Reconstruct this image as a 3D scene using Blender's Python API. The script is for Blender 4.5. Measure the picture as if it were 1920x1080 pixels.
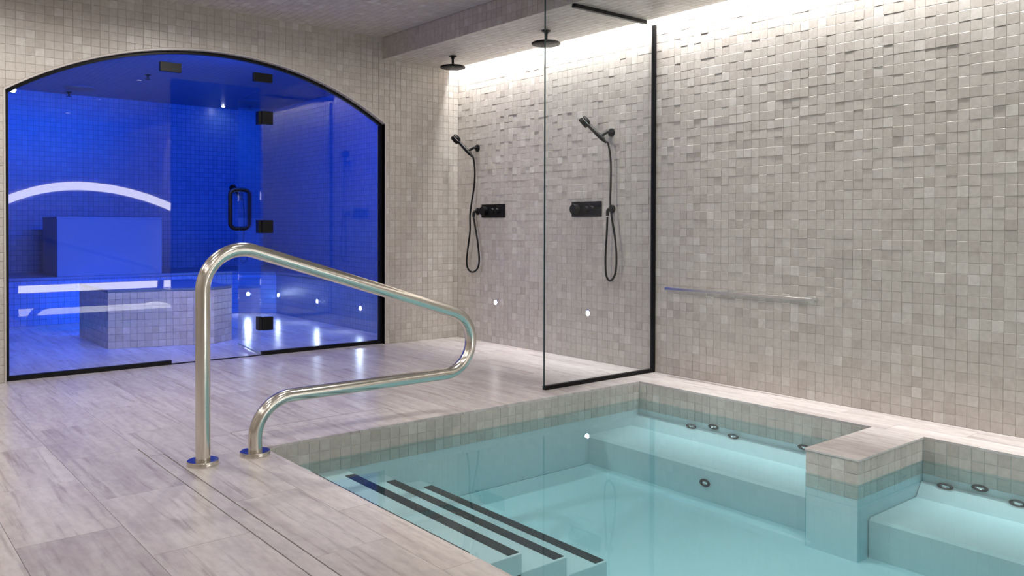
import bpy, bmesh, math, random
from mathutils import Vector, Matrix

for o in list(bpy.data.objects):
    bpy.data.objects.remove(o)
SC = bpy.context.scene
COL = SC.collection

# ------------------------------------------------------------------ camera
CAM = Vector((-4.3458, -6.0236, 1.0))
F_PX, YAW, PITCH, ROLL, CY = 1551.33, 0.6902, 0.0117, 0.0027, 440.12
_fw = Vector((math.sin(YAW) * math.cos(PITCH), math.cos(YAW) * math.cos(PITCH), -math.sin(PITCH)))
_rt = Vector((math.cos(YAW), -math.sin(YAW), 0))
_up = _rt.cross(_fw)
_r2 = _rt * math.cos(ROLL) + _up * math.sin(ROLL)
_u2 = -_rt * math.sin(ROLL) + _up * math.cos(ROLL)
cd = bpy.data.cameras.new('camera')
cam = bpy.data.objects.new('camera', cd)
COL.objects.link(cam)
cam.matrix_world = Matrix(((_r2.x, _u2.x, -_fw.x, CAM.x), (_r2.y, _u2.y, -_fw.y, CAM.y),
                           (_r2.z, _u2.z, -_fw.z, CAM.z), (0, 0, 0, 1)))
cd.sensor_width = 36.0
cd.lens = F_PX / 1920 * 36
cd.shift_y = -(540 - CY) / 1920
cd.clip_start = 0.02
SC.camera = cam

def project(q):
    d = Vector(q) - CAM
    z = d.dot(_fw)
    if z < 0.05:
        return None
    return 960 + F_PX * d.dot(_r2) / z, CY - F_PX * d.dot(_u2) / z

# ------------------------------------------------------------------ world, exposure
w = bpy.data.worlds.new('world')
SC.world = w
w.use_nodes = True
w.node_tree.nodes['Background'].inputs[1].default_value = 0.0
vs = SC.view_settings
vs.view_transform = 'Standard'
vs.look = 'None'
vs.exposure = 0.0
vs.gamma = 1.0
vs.use_curve_mapping = False

# ------------------------------------------------------------------ dimensions
H1, H2 = 2.5593, 2.3784            # main ceiling, shower soffit
SX, GX = -0.7756, -0.0906          # soffit face, cove lip
XL, XR, XC = -3.49, -0.753, -2.1215  # arched opening
Z_SPR, Z_TOP = 1.843, 2.253
GY = 0.06                          # glass plane of the steam room
YS, XS = -2.2874, -1.0054          # shower screen
XP0, XP1, YP, YPE = -2.8464, -0.3431, -2.4639, -7.45   # pool
XB, YB0, YB1 = -0.9547, -4.0, -4.2459                  # pier in the pool
ZW = -0.1098
Y_REAR, X_SIDE = -7.78, -6.2
P = 0.0545                         # tile pitch
ARC_R = ((XR - XL) / 2) ** 2 / (2 * (Z_TOP - Z_SPR)) + (Z_TOP - Z_SPR) / 2
ARC_CZ = Z_TOP - ARC_R

def arc_z(x, off=0.0):
    r = ARC_R + off
    dx = x - XC
    return ARC_CZ + math.sqrt(max(r * r - dx * dx, 1e-6))

# ------------------------------------------------------------------ large lights
def lamp(name, typ, loc, direction, energy, color, **kw):
    l = bpy.data.lights.new(name, typ)
    l.energy = energy
    l.color = color
    for k, v in kw.items():
        setattr(l, k, v)
    o = bpy.data.objects.new(name, l)
    COL.objects.link(o)
    o.location = loc
    o.rotation_mode = 'QUATERNION'
    o.rotation_quaternion = Vector(direction).to_track_quat('-Z', 'Y')
    return o

WARM = (1.0, 0.95, 0.895)
COOL = (1.0, 0.975, 0.95)
BLUE = (0.0, 0.10, 1.0)
# cove LED hidden in the slot between soffit and right wall
o = lamp('cove_lamp', 'AREA', (-0.066, Y_REAR / 2, 2.50), (0.0, 0, -1), 76, COOL, shape='RECTANGLE',
         size=0.026, size_y=-Y_REAR - 0.02, spread=math.radians(90))
o.rotation_quaternion = Vector((0, 0, -1)).to_track_quat('-Z', 'Y')
# unseen blue lamp added inside the arched wall to light the steam room
lamp('steam_fill_lamp', 'AREA', (XC, 0.17, 2.32), (0, 1, -0.15), 170, BLUE, shape='RECTANGLE', size=2.3, size_y=0.06)
# second added blue lamp, kept out of sight low behind the tiled plinth
lamp('plinth_fill_lamp', 'AREA', (-2.14, 2.125, 0.12), (0, 1, 0.35), 16, BLUE, shape='RECTANGLE', size=0.9, size_y=0.05)
POOL_LIGHTS = [(-1.75, -3.35), (-1.75, -5.1), (-1.75, -6.8)]
DOWNLIGHTS = POOL_LIGHTS + [(x, y) for x in (-2.7, -4.0, -5.3) for y in (-3.1, -4.9, -6.7)] + [(-2.25, -1.35), (-3.7, -1.35), (-5.2, -1.35)]
DOWN_W = 28
POOL_W = 84

# ------------------------------------------------------------------ materials
def new_mat(name):
    m = bpy.data.materials.new(name)
    m.use_nodes = True
    nt = m.node_tree
    return m, nt, nt.nodes['Principled BSDF'], nt.nodes['Material Output']

def plain(name, col, rough=0.5, metal=0.0, spec=0.5):
    m, nt, b, out = new_mat(name)
    b.inputs['Base Color'].default_value = (*col, 1)
    b.inputs['Roughness'].default_value = rough
    b.inputs['Metallic'].default_value = metal
    b.inputs['Specular IOR Level'].default_value = spec
    return m

def emit(name, col, strength):
    m, nt, b, out = new_mat(name)
    nt.nodes.remove(b)
    e = nt.nodes.new('ShaderNodeEmission')
    e.inputs[0].default_value = (*col, 1)
    e.inputs[1].default_value = strength
    nt.links.new(e.outputs[0], out.inputs[0])
    return m

def N(nt, typ, **kw):
    n = nt.nodes.new(typ)
    for k, v in kw.items():
        setattr(n, k, v)
    return n

def ramp(nt, stops):
    r = nt.nodes.new('ShaderNodeValToRGB')
    el = r.color_ramp.elements
    while len(el) < len(stops):
        el.new(0.5)
    for e, (p, c) in zip(el, stops):
        e.position = p
        e.color = (*c, 1)
    return r

def tile_mat():
    m, nt, b, out = new_mat('handmade_tile')
    a = N(nt, 'ShaderNodeAttribute', attribute_name='tone')
    r = ramp(nt, [(0.0, (0.39, 0.35, 0.32)), (0.35, (0.475, 0.44, 0.405)), (0.7, (0.525, 0.495, 0.46)), (1.0, (0.60, 0.575, 0.545))])
    nt.links.new(a.outputs['Fac'], r.inputs[0])
    g = N(nt, 'ShaderNodeNewGeometry')
    n = N(nt, 'ShaderNodeTexNoise')
    n.inputs['Scale'].default_value = 38
    n.inputs['Detail'].default_value = 3
    nt.links.new(g.outputs['Position'], n.inputs['Vector'])
    mx = N(nt, 'ShaderNodeMix', data_type='RGBA', blend_type='MULTIPLY')
    r2 = ramp(nt, [(0.3, (0.9, 0.89, 0.88)), (0.7, (1.05, 1.05, 1.05))])
    nt.links.new(n.outputs['Fac'], r2.inputs[0])
    mx.inputs[0].default_value = 1.0
    nt.links.new(r.outputs[0], mx.inputs[6])
    nt.links.new(r2.outputs[0], mx.inputs[7])
    nt.links.new(mx.outputs[2], b.inputs['Base Color'])
    b.inputs['Roughness'].default_value = 0.38
    bp = N(nt, 'ShaderNodeBump')
    bp.inputs['Strength'].default_value = 0.12
    bp.inputs['Distance'].default_value = 0.004
    nt.links.new(n.outputs['Fac'], bp.inputs['Height'])
    nt.links.new(bp.outputs[0], b.inputs['Normal'])
    return m

def grid_tile_mat(name, axes, c1, c2, grout, pitch=P, rough=0.35):
    """small square tiles too far away (or out of the picture) to be modelled one by one"""
    m, nt, b, out = new_mat(name)
    g = N(nt, 'ShaderNodeNewGeometry')
    sep = N(nt, 'ShaderNodeSeparateXYZ')
    nt.links.new(g.outputs['Position'], sep.inputs[0])
    cmb = N(nt, 'ShaderNodeCombineXYZ')
    for k, ax in enumerate(axes):
        if ax == 'xy':
            sm = N(nt, 'ShaderNodeMath', operation='ADD')
            nt.links.new(sep.outputs[0], sm.inputs[0])
            nt.links.new(sep.outputs[1], sm.inputs[1])
            nt.links.new(sm.outputs[0], cmb.inputs[k])
        else:
            nt.links.new(sep.outputs[ax], cmb.inputs[k])
    br = N(nt, 'ShaderNodeTexBrick')
    br.offset = 0.0
    br.squash = 1.0
    br.inputs['Color1'].default_value = (*c1, 1)
    br.inputs['Color2'].default_value = (*c2, 1)
    br.inputs['Mortar'].default_value = (*grout, 1)
    br.inputs['Scale'].default_value = 1.0
    br.inputs['Mortar Size'].default_value = 0.0018
    br.inputs['Brick Width'].default_value = pitch
    br.inputs['Row Height'].default_value = pitch
    nt.links.new(cmb.outputs[0], br.inputs['Vector'])
    nt.links.new(br.outputs['Color'], b.inputs['Base Color'])
    b.inputs['Roughness'].default_value = rough
    bp = N(nt, 'ShaderNodeBump', invert=True)
    bp.inputs['Distance'].default_value = 0.002
    nt.links.new(br.outputs['Fac'], bp.inputs['Height'])
    nt.links.new(bp.outputs[0], b.inputs['Normal'])
    return m

def travertine_mat():
    m, nt, b, out = new_mat('veined_porcelain')
    g = N(nt, 'ShaderNodeNewGeometry')
    oi = N(nt, 'ShaderNodeObjectInfo')
    mul = N(nt, 'ShaderNodeVectorMath', operation='SCALE')
    mul.inputs[0].default_value = (3.1, 17.0, 5.0)
    nt.links.new(oi.outputs['Random'], mul.inputs['Scale'])
    add = N(nt, 'ShaderNodeVectorMath', operation='ADD')
    nt.links.new(g.outputs['Position'], add.inputs[0])
    nt.links.new(mul.outputs[0], add.inputs[1])

    def stretched(scale, noise_scale, detail, dist):
        mp = N(nt, 'ShaderNodeMapping')
        mp.inputs['Scale'].default_value = scale
        nt.links.new(add.outputs[0], mp.inputs[0])
        n = N(nt, 'ShaderNodeTexNoise')
        n.inputs['Scale'].default_value = noise_scale
        n.inputs['Detail'].default_value = detail
        n.inputs['Roughness'].default_value = 0.6
        n.inputs['Distortion'].default_value = dist
        nt.links.new(mp.outputs[0], n.inputs['Vector'])
        return n
    broad = stretched((9.0, 0.75, 1.0), 1.0, 4.0, 0.25)
    fine = stretched((34.0, 1.7, 1.0), 1.0, 5.0, 0.5)
    speck = stretched((40.0, 14.0, 1.0), 1.0, 6.0, 0.0)
    r1 = ramp(nt, [(0.30, (0.47, 0.42, 0.415)), (0.47, (0.56, 0.515, 0.505)), (0.62, (0.615, 0.575, 0.565)), (0.8, (0.65, 0.61, 0.60))])
    nt.links.new(broad.outputs['Fac'], r1.inputs[0])
    r2 = ramp(nt, [(0.33, (0.76, 0.73, 0.72)), (0.44, (0.98, 0.98, 0.98)), (0.62, (1.03, 1.03, 1.03))])
    nt.links.new(fine.outputs['Fac'], r2.inputs[0])
    r3 = ramp(nt, [(0.35, (0.90, 0.89, 0.89)), (0.6, (1.03, 1.03, 1.03))])
    nt.links.new(speck.outputs['Fac'], r3.inputs[0])
    mx = N(nt, 'ShaderNodeMix', data_type='RGBA', blend_type='MULTIPLY')
    mx.inputs[0].default_value = 1.0
    nt.links.new(r1.outputs[0], mx.inputs[6])
    nt.links.new(r2.outputs[0], mx.inputs[7])
    mx2 = N(nt, 'ShaderNodeMix', data_type='RGBA', blend_type='MULTIPLY')
    mx2.inputs[0].default_value = 1.0
    nt.links.new(mx.outputs[2], mx2.inputs[6])
    nt.links.new(r3.outputs[0], mx2.inputs[7])
    # slight difference from one tile to the next
    mr = N(nt, 'ShaderNodeMapRange')
    mr.inputs['To Min'].default_value = 0.93
    mr.inputs['To Max'].default_value = 1.05
    nt.links.new(oi.outputs['Random'], mr.inputs[0])
    mx3 = N(nt, 'ShaderNodeVectorMath', operation='SCALE')
    nt.links.new(mx2.outputs[2], mx3.inputs[0])
    nt.links.new(mr.outputs[0], mx3.inputs['Scale'])
    nt.links.new(mx3.outputs[0], b.inputs['Base Color'])
    b.inputs['Roughness'].default_value = 0.27
    bp = N(nt, 'ShaderNodeBump')
    bp.inputs['Strength'].default_value = 0.06
    bp.inputs['Distance'].default_value = 0.003
    nt.links.new(speck.outputs['Fac'], bp.inputs['Height'])
    nt.links.new(bp.outputs[0], b.inputs['Normal'])
    return m

def clear_mat(name, tint, f0, rough=0.0, absorb=None):
    """clear pane or water surface: Schlick mix of see-through and mirror"""
    m, nt, b, out = new_mat(name)
    nt.nodes.remove(b)
    g = N(nt, 'ShaderNodeNewGeometry')
    dot = N(nt, 'ShaderNodeVectorMath', operation='DOT_PRODUCT')
    nt.links.new(g.outputs['Incoming'], dot.inputs[0])
    nt.links.new(g.outputs['Normal'], dot.inputs[1])

    def M(op, a, bb):
        n = N(nt, 'ShaderNodeMath', operation=op)
        for k, x in enumerate((a, bb)):
            if x is None:
                continue
            if isinstance(x, (int, float)):
                n.inputs[k].default_value = x
            else:
                nt.links.new(x, n.inputs[k])
        return n.outputs[0]
    c = M('ABSOLUTE', dot.outputs['Value'], None)
    p5 = M('POWER', M('SUBTRACT', 1.0, c), 5.0)
    f = M('ADD', M('MULTIPLY', p5, 1.0 - f0), f0)
    t = N(nt, 'ShaderNodeBsdfTransparent')
    t.inputs[0].default_value = (*tint, 1)
    gl = N(nt, 'ShaderNodeBsdfGlossy')
    gl.inputs['Roughness'].default_value = rough
    mix = N(nt, 'ShaderNodeMixShader')
    nt.links.new(f, mix.inputs[0])
    nt.links.new(t.outputs[0], mix.inputs[1])
    nt.links.new(gl.outputs[0], mix.inputs[2])
    nt.links.new(mix.outputs[0], out.inputs[0])
    if absorb:
        va = N(nt, 'ShaderNodeVolumeAbsorption')
        va.inputs['Color'].default_value = (*absorb[0], 1)
        va.inputs['Density'].default_value = absorb[1]
        nt.links.new(va.outputs[0], out.inputs['Volume'])
    return m

def steel_mat():
    m, nt, b, out = new_mat('polished_steel')
    b.inputs['Base Color'].default_value = (0.66, 0.625, 0.575, 1)
    b.inputs['Metallic'].default_value = 1.0
    b.inputs['Roughness'].default_value = 0.19
    return m

M_TILE = tile_mat()
M_GROUT = plain('grout', (0.40, 0.365, 0.33), 0.85)
M_FLOOR = travertine_mat()
M_JOINT = plain('floor_joint', (0.30, 0.27, 0.26), 0.8)
M_DARK = plain('drain_void', (0.015, 0.014, 0.014), 0.6)
M_PLASTER = plain('pool_plaster', (0.60, 0.665, 0.69), 0.55)
M_SEAT = plain('moulded_seat_plaster', (0.54, 0.60, 0.62), 0.55)
M_NOSING = plain('black_nosing', (0.012, 0.014, 0.018), 0.5)
M_BLACK = plain('matte_black_metal', (0.005, 0.005, 0.006), 0.4, spec=0.18)
M_STEEL = steel_mat()
M_CHROME = plain('chrome', (0.86, 0.87, 0.88), 0.2, 1.0)
M_GLASS = clear_mat('clear_glass', (0.965, 0.98, 0.978), 0.036)
M_EDGE = plain('green_glass_edge', (0.006, 0.03, 0.03), 0.5, spec=0.2)
M_WATER = clear_mat('pool_water', (0.81, 0.935, 0.955), 0.02, absorb=((0.24, 0.92, 0.975), 0.42))
M_LED = emit('led_band', (1.0, 0.96, 0.93), 11.0)
M_COVE = emit('cove_led', (1.0, 0.97, 0.94), 14.0)
M_LENS = emit('downlight_lens', (1.0, 0.95, 0.88), 12.0)
M_SPOT = emit('marker_light', (1.0, 0.98, 0.95), 14.0)
M_SPOT_B = emit('steam_marker_light', (0.72, 0.82, 1.0), 160.0)
M_PAINT = plain('pale_render', (0.52, 0.48, 0.44), 0.8)
M_TRIM = plain('grey_tile_trim', (0.50, 0.47, 0.44), 0.35)
SC1, SC2, SCG = (0.11, 0.20, 0.36), (0.085, 0.165, 0.31), (0.045, 0.08, 0.14)  # blue of the steam lighting is put into these tile colours
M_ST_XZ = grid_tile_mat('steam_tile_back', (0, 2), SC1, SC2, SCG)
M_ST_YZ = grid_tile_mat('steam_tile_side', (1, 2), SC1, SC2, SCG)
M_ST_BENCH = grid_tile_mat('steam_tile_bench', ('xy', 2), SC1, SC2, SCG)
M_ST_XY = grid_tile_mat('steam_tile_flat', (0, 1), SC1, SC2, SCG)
RC1, RC2, RCG = (0.52, 0.48, 0.43), (0.45, 0.41, 0.36), (0.36, 0.32, 0.285)
M_RM_XZ = grid_tile_mat('room_tile_rear', (0, 2), RC1, RC2, RCG)
M_RM_YZ = grid_tile_mat('room_tile_side', (1, 2), RC1, RC2, RCG)
M_RM_XY = grid_tile_mat('room_tile_ceiling', (0, 1), RC1, RC2, RCG)
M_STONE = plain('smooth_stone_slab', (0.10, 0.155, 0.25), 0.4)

# ------------------------------------------------------------------ mesh helpers
def tag(o, label=None, cat=None, group=None, kind=None):
    if label: o['label'] = label
    if cat: o['category'] = cat
    if group: o['group'] = group
    if kind: o['kind'] = kind
    return o

def link(name, me, parent=None, mw=None):
    o = bpy.data.objects.new(name, me)
    COL.objects.link(o)
    if parent is not None:
        o.parent = parent
    if mw is not None:
        o.matrix_local = mw
    return o

def empty(name, loc):
    o = bpy.data.objects.new(name, None)
    o.empty_display_size = 0.1
    COL.objects.link(o)
    o.location = loc
    return o

class MB:
    """collects shapes, then links them as one mesh object"""
    def __init__(self):
        self.v, self.f = [], []

    def poly(self, pts):
        b = len(self.v)
        self.v += [tuple(p) for p in pts]
        self.f.append(list(range(b, b + len(pts))))
        return self

    def box(self, a, b, bev=0.0):
        x0, x1 = sorted((a[0], b[0])); y0, y1 = sorted((a[1], b[1])); z0, z1 = sorted((a[2], b[2]))
        if bev <= 0:
            k = len(self.v)
            self.v += [(x0, y0, z0), (x1, y0, z0), (x1, y1, z0), (x0, y1, z0),
                       (x0, y0, z1), (x1, y0, z1), (x1, y1, z1), (x0, y1, z1)]
            for q in ((0, 3, 2, 1), (4, 5, 6, 7), (0, 1, 5, 4), (1, 2, 6, 5), (2, 3, 7, 6), (3, 0, 4, 7)):
                self.f.append([k + i for i in q])
            return self
        bm = bmesh.new()
        r = bmesh.ops.create_cube(bm, size=1)
        for v in bm.verts:
            v.co = Vector(((x0 + x1) / 2 + v.co.x * (x1 - x0), (y0 + y1) / 2 + v.co.y * (y1 - y0), (z0 + z1) / 2 + v.co.z * (z1 - z0)))
        bmesh.ops.bevel(bm, geom=list(bm.edges), offset=bev, segments=2, affect='EDGES', profile=0.6)
        return self.add_bm(bm)

    def add_bm(self, bm):
        k = len(self.v)
        bm.verts.index_update()
        self.v += [tuple(v.co) for v in bm.verts]
        self.f += [[k + v.index for v in f.verts] for f in bm.faces]
        bm.free()
        return self

    def prism(self, pts, vec):
        """closed prism from a planar outline and an extrusion vector"""
        vec = Vector(vec)
        n = len(pts)
        k = len(self.v)
        self.v += [tuple(p) for p in pts] + [tuple(Vector(p) + vec) for p in pts]
        self.f.append([k + i for i in range(n)][::-1])
        self.f.append([k + n + i for i in range(n)])
        for i in range(n):
            j = (i + 1) % n
            self.f.append([k + i, k + j, k + n + j, k + n + i])
        return self

    def tube(self, pts, r, seg=16, cap=True):
        pts = [Vector(p) for p in pts]
        n = len(pts)
        rr = r if isinstance(r, (list, tuple)) else [r] * n
        T = []
        for i in range(n):
            T.append((pts[min(i + 1, n - 1)] - pts[max(i - 1, 0)]).normalized())
        ref = Vector((0, 0, 1)) if abs(T[0].z) < 0.9 else Vector((0, 1, 0))
        u = (ref - T[0] * ref.dot(T[0])).normalized()
        k = len(self.v)
        for i in range(n):
            u = (u - T[i] * u.dot(T[i])).normalized()
            w_ = T[i].cross(u)
            for s in range(seg):
                a = 2 * math.pi * s / seg
                self.v.append(tuple(pts[i] + (u * math.cos(a) + w_ * math.sin(a)) * rr[i]))
        for i in range(n - 1):
            for s in range(seg):
                t = (s + 1) % seg
                self.f.append([k + i * seg + s, k + i * seg + t, k + (i + 1) * seg + t, k + (i + 1) * seg + s])
        if cap:
            self.f.append([k + s for s in range(seg)][::-1])
            self.f.append([k + (n - 1) * seg + s for s in range(seg)])
        return self

    def lathe(self, prof, base, axis, seg=32):
        """prof: (radius, height) along axis from base"""
        axis = Vector(axis).normalized()
        ref = Vector((0, 0, 1)) if abs(axis.z) < 0.9 else Vector((1, 0, 0))
        u = (ref - axis * ref.dot(axis)).normalized()
        w_ = axis.cross(u)
        base = Vector(base)
        k = len(self.v)
        for (r, h) in prof:
            for s in range(seg):
                a = 2 * math.pi * s / seg
                self.v.append(tuple(base + axis * h + (u * math.cos(a) + w_ * math.sin(a)) * r))
        for i in range(len(prof) - 1):
            for s in range(seg):
                t = (s + 1) % seg
                self.f.append([k + i * seg + s, k + i * seg + t, k + (i + 1) * seg + t, k + (i + 1) * seg + s])
        self.f.append([k + s for s in range(seg)][::-1])
        self.f.append([k + (len(prof) - 1) * seg + s for s in range(seg)])
        return self

    def build(self, name, mat, parent=None, smooth=False, origin=None):
        me = bpy.data.meshes.new(name)
        off = Vector((0, 0, 0))
        if parent is not None:
            off = parent.matrix_world.translation if parent.parent is None else Vector(parent.get('_org', (0, 0, 0)))
            off = Vector(parent.location) if parent.parent is None else Vector(parent.parent.location) + Vector(parent.location)
        if origin is not None:
            org = Vector(origin)
        else:
            org = off
        me.from_pydata([tuple(Vector(v) - org) for v in self.v], [], self.f)
        me.materials.append(mat)
        if smooth:
            for p_ in me.polygons:
                p_.use_smooth = True
            me.set_sharp_from_angle(angle=math.radians(38))
        me.update()
        o = link(name, me, parent)
        o.location = org - off
        return o

def fillet_path(pts, radii, seg=14):
    pts = [Vector(p) for p in pts]
    out = [pts[0]]
    for i in range(1, len(pts) - 1):
        a, b, c = pts[i - 1], pts[i], pts[i + 1]
        d1, d2 = (a - b).normalized(), (c - b).normalized()
        ang = d1.angle(d2)
        r = radii[i - 1]
        t = r / math.tan(ang / 2)
        p1 = b + d1 * t
        ctr = b + (d1 + d2).normalized() * (r / math.sin(ang / 2))
        p2 = b + d2 * t
        v1, v2 = p1 - ctr, p2 - ctr
        tot = v1.angle(v2)
        nn = max(seg, int(tot / 0.09))
        ax = v1.cross(v2).normalized()
        for k in range(nn + 1):
            out.append(ctr + Matrix.Rotation(tot * k / nn, 3, ax) @ v1)
    out.append(pts[-1])
    return out

def smooth_path(pts, n=8):
    pts = [Vector(p) for p in pts]
    out = []
    for i in range(len(pts) - 1):
        p0, p1, p2, p3 = pts[max(i - 1, 0)], pts[i], pts[i + 1], pts[min(i + 2, len(pts) - 1)]
        for k in range(n):
            t = k / n
            out.append(0.5 * ((2 * p1) + (p2 - p0) * t + (2 * p0 - 5 * p1 + 4 * p2 - p3) * t * t + (3 * p1 - p0 - 3 * p2 + p3) * t ** 3))
    out.append(pts[-1])
    return out

# ------------------------------------------------------------------ tiles as geometry
def clip_half(poly, nu, nv, c):
    """keep nu*u + nv*v >= c"""
    out = []
    for i in range(len(poly)):
        a, b = poly[i], poly[(i + 1) % len(poly)]
        da, db = nu * a[0] + nv * a[1] - c, nu * b[0] + nv * b[1] - c
        if da >= 0:
            out.append(a)
        if da * db < 0:
            t = da / (da - db)
            out.append((a[0] + (b[0] - a[0]) * t, a[1] + (b[1] - a[1]) * t))
    return out

def area2(poly):
    s = 0
    for i in range(len(poly)):
        a, b = poly[i], poly[(i + 1) % len(poly)]
        s += a[0] * b[1] - b[0] * a[1]
    return s / 2

def tile_shape(poly, depth, tu, tv, bev=0.0014):
    """local (u,v,n) verts and faces of one slightly tilted tile"""
    n = len(poly)
    cu = sum(p[0] for p in poly) / n
    cv = sum(p[1] for p in poly) / n
    vs_, fs = [], []
    def top(u, v):
        return depth + tu * (u - cu) + tv * (v - cv)
    for (u, v) in poly:
        vs_.append((u, v, -0.008))
    for (u, v) in poly:
        vs_.append((u, v, top(u, v) - bev * 0.6))
    for (u, v) in poly:
        du, dv = cu - u, cv - v
        l = max(math.hypot(du, dv), 1e-6)
        s = min(bev * 1.4 / l, 0.5)
        vs_.append((u + du * s, v + dv * s, top(u, v)))
    for i in range(n):
        j = (i + 1) % n
        fs.append((i, j, n + j, n + i))
        fs.append((n + i, n + j, 2 * n + j, 2 * n + i))
    fs.append(tuple(range(2 * n, 3 * n)))
    return vs_, fs

_variants = {}
def variant_mesh(k, pu, pv, relief, gap):
    key = (k, round(pu, 5), round(pv, 5), relief)
    if key not in _variants:
        rnd = random.Random(991 + k * 17)
        hu, hv = (pu - gap) / 2, (pv - gap) / 2
        j = lambda: rnd.uniform(-0.0006, 0.0006)
        poly = [(-hu + j(), -hv + j()), (hu + j(), -hv + j()), (hu + j(), hv + j()), (-hu + j(), hv + j())]
        v, f = tile_shape(poly, *relief_of(rnd, relief))
        me = bpy.data.meshes.new('tile')
        me.from_pydata(v, [], f)
        me.materials.append(M_TILE)
        at = me.attributes.new('tone', 'FLOAT', 'FACE')
        tone = tone_of(rnd)
        at.data.foreach_set('value', [tone] * len(f))
        me.update()
        _variants[key] = me
    return _variants[key]

def relief_of(rnd, relief):
    d = rnd.gauss(0, relief * 0.35)
    if rnd.random() < 0.06:
        d += relief * rnd.uniform(0.6, 1.3)
    return d, rnd.gauss(0, relief * 3.5), rnd.gauss(0, relief * 4.5)

def tone_of(rnd):
    r = rnd.random()
    if r < 0.10:
        return rnd.uniform(0.7, 0.95)
    if r < 0.22:
        return rnd.uniform(0.15, 0.35)
    return min(max(rnd.gauss(0.5, 0.10), 0), 1)

def tiled(parent, org, eu, ev, lu, lv, seed, clip=None, relief=0.0007, limit=300, gap=0.0018, pitch=P, stuff_name='tile_field'):
    """cover the rectangle org + u*eu + v*ev with tiles; the largest in view become parts of their own"""
    org, eu, ev = Vector(org), Vector(eu), Vector(ev)
    nrm = eu.cross(ev)
    rnd = random.Random(seed)
    nu, nv = max(1, round(lu / pitch)), max(1, round(lv / pitch))
    pu, pv = lu / nu, lv / nv
    base = Matrix(((eu.x, ev.x, nrm.x, org.x), (eu.y, ev.y, nrm.y, org.y), (eu.z, ev.z, nrm.z, org.z), (0, 0, 0, 1)))
    whole, cut = [], []
    for i in range(nu):
        for j in range(nv):
            cell = [(i * pu, j * pv), ((i + 1) * pu, j * pv), ((i + 1) * pu, (j + 1) * pv), (i * pu, (j + 1) * pv)]
            if clip:
                c2 = clip(cell)
                if not c2 or len(c2) < 3 or abs(area2(c2)) < 2e-5:
                    continue
                if len(c2) != 4 or abs(abs(area2(c2)) - pu * pv) > 1e-7:
                    cut.append(c2)
                    continue
            uv = ((i + 0.5) * pu, (j + 0.5) * pv)
            wpt = org + eu * uv[0] + ev * uv[1]
            pr = project(wpt)
            size = 0.0
            if pr and 0 <= pr[0] <= 1920 and 0 <= pr[1] <= 1080:
                a = project(wpt + eu * pu); b = project(wpt + ev * pv)
                if a and b:
                    size = abs((a[0] - pr[0]) * (b[1] - pr[1]) - (a[1] - pr[1]) * (b[0] - pr[0]))
                if (CAM - wpt).dot(nrm) <= 0:
                    size = 0.0
            whole.append((size, i, j))
    whole.sort(reverse=True)
    singles = {(i, j) for s, i, j in whole[:limit] if s > 60}
    V, Fc, T = [], [], []
    for s, i, j in sorted(whole, key=lambda q: (q[1], q[2])):
        if (i, j) in singles:
            me = variant_mesh(rnd.randrange(40), pu, pv, relief, gap)
            mw = base @ Matrix.Translation(((i + 0.5) * pu, (j + 0.5) * pv, 0))
            pm = Matrix.Translation(parent.location) if parent.parent is None else Matrix.Translation(Vector(parent.location) + Vector(parent.parent.location))
            link('tile', me, parent, pm.inverted() @ mw)
            continue
        hg = gap / 2
        jt = lambda: rnd.uniform(-0.0006, 0.0006)
        poly = [(i * pu + hg + jt(), j * pv + hg + jt()), ((i + 1) * pu - hg + jt(), j * pv + hg + jt()),
                ((i + 1) * pu - hg + jt(), (j + 1) * pv - hg + jt()), (i * pu + hg + jt(), (j + 1) * pv - hg + jt())]
        v, f = tile_shape(poly, *relief_of(rnd, relief))
        k = len(V)
        V += v
        Fc += [tuple(k + q for q in ff) for ff in f]
        T += [tone_of(rnd)] * len(f)
    for c2 in cut:
        cu = sum(p_[0] for p_ in c2) / len(c2); cv = sum(p_[1] for p_ in c2) / len(c2)
        poly = [(cu + (u - cu) * 0.95, cv + (v - cv) * 0.95) for u, v in c2]
        if area2(poly) < 0:
            poly = poly[::-1]
        v, f = tile_shape(poly, rnd.uniform(-relief, relief) * 0.5, 0, 0)
        k = len(V)
        V += v
        Fc += [tuple(k + q for q in ff) for ff in f]
        T += [tone_of(rnd)] * len(f)
    if V:
        po = Vector(parent.location) if parent.parent is None else Vector(parent.location) + Vector(parent.parent.location)
        me = bpy.data.meshes.new(stuff_name)
        me.from_pydata([tuple(base @ Vector(q) - po) for q in V], [], Fc)
        me.materials.append(M_TILE)
        at = me.attributes.new('tone', 'FLOAT', 'FACE')
        at.data.foreach_set('value', T)
        me.update()
        o = link(stuff_name, me, parent)
        o['kind'] = 'stuff'

BK = 0.0025    # grout bed sits this far behind the tile faces

# ================================================================== SETTING
# ---- right wall
mb = MB().box((BK, 0.0, -0.02), (BK + 0.12, Y_REAR, H1 + 0.1))
wall_right = tag(mb.build('wall_right', M_GROUT), 'long wall of small beige handmade tiles washed by a cove light', 'wall', kind='structure')
tiled(wall_right, (0, 0, 0), (0, -1, 0), (0, 0, 1), 143 * P, 46 * P, 11, relief=0.0014, gap=0.0012)

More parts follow.
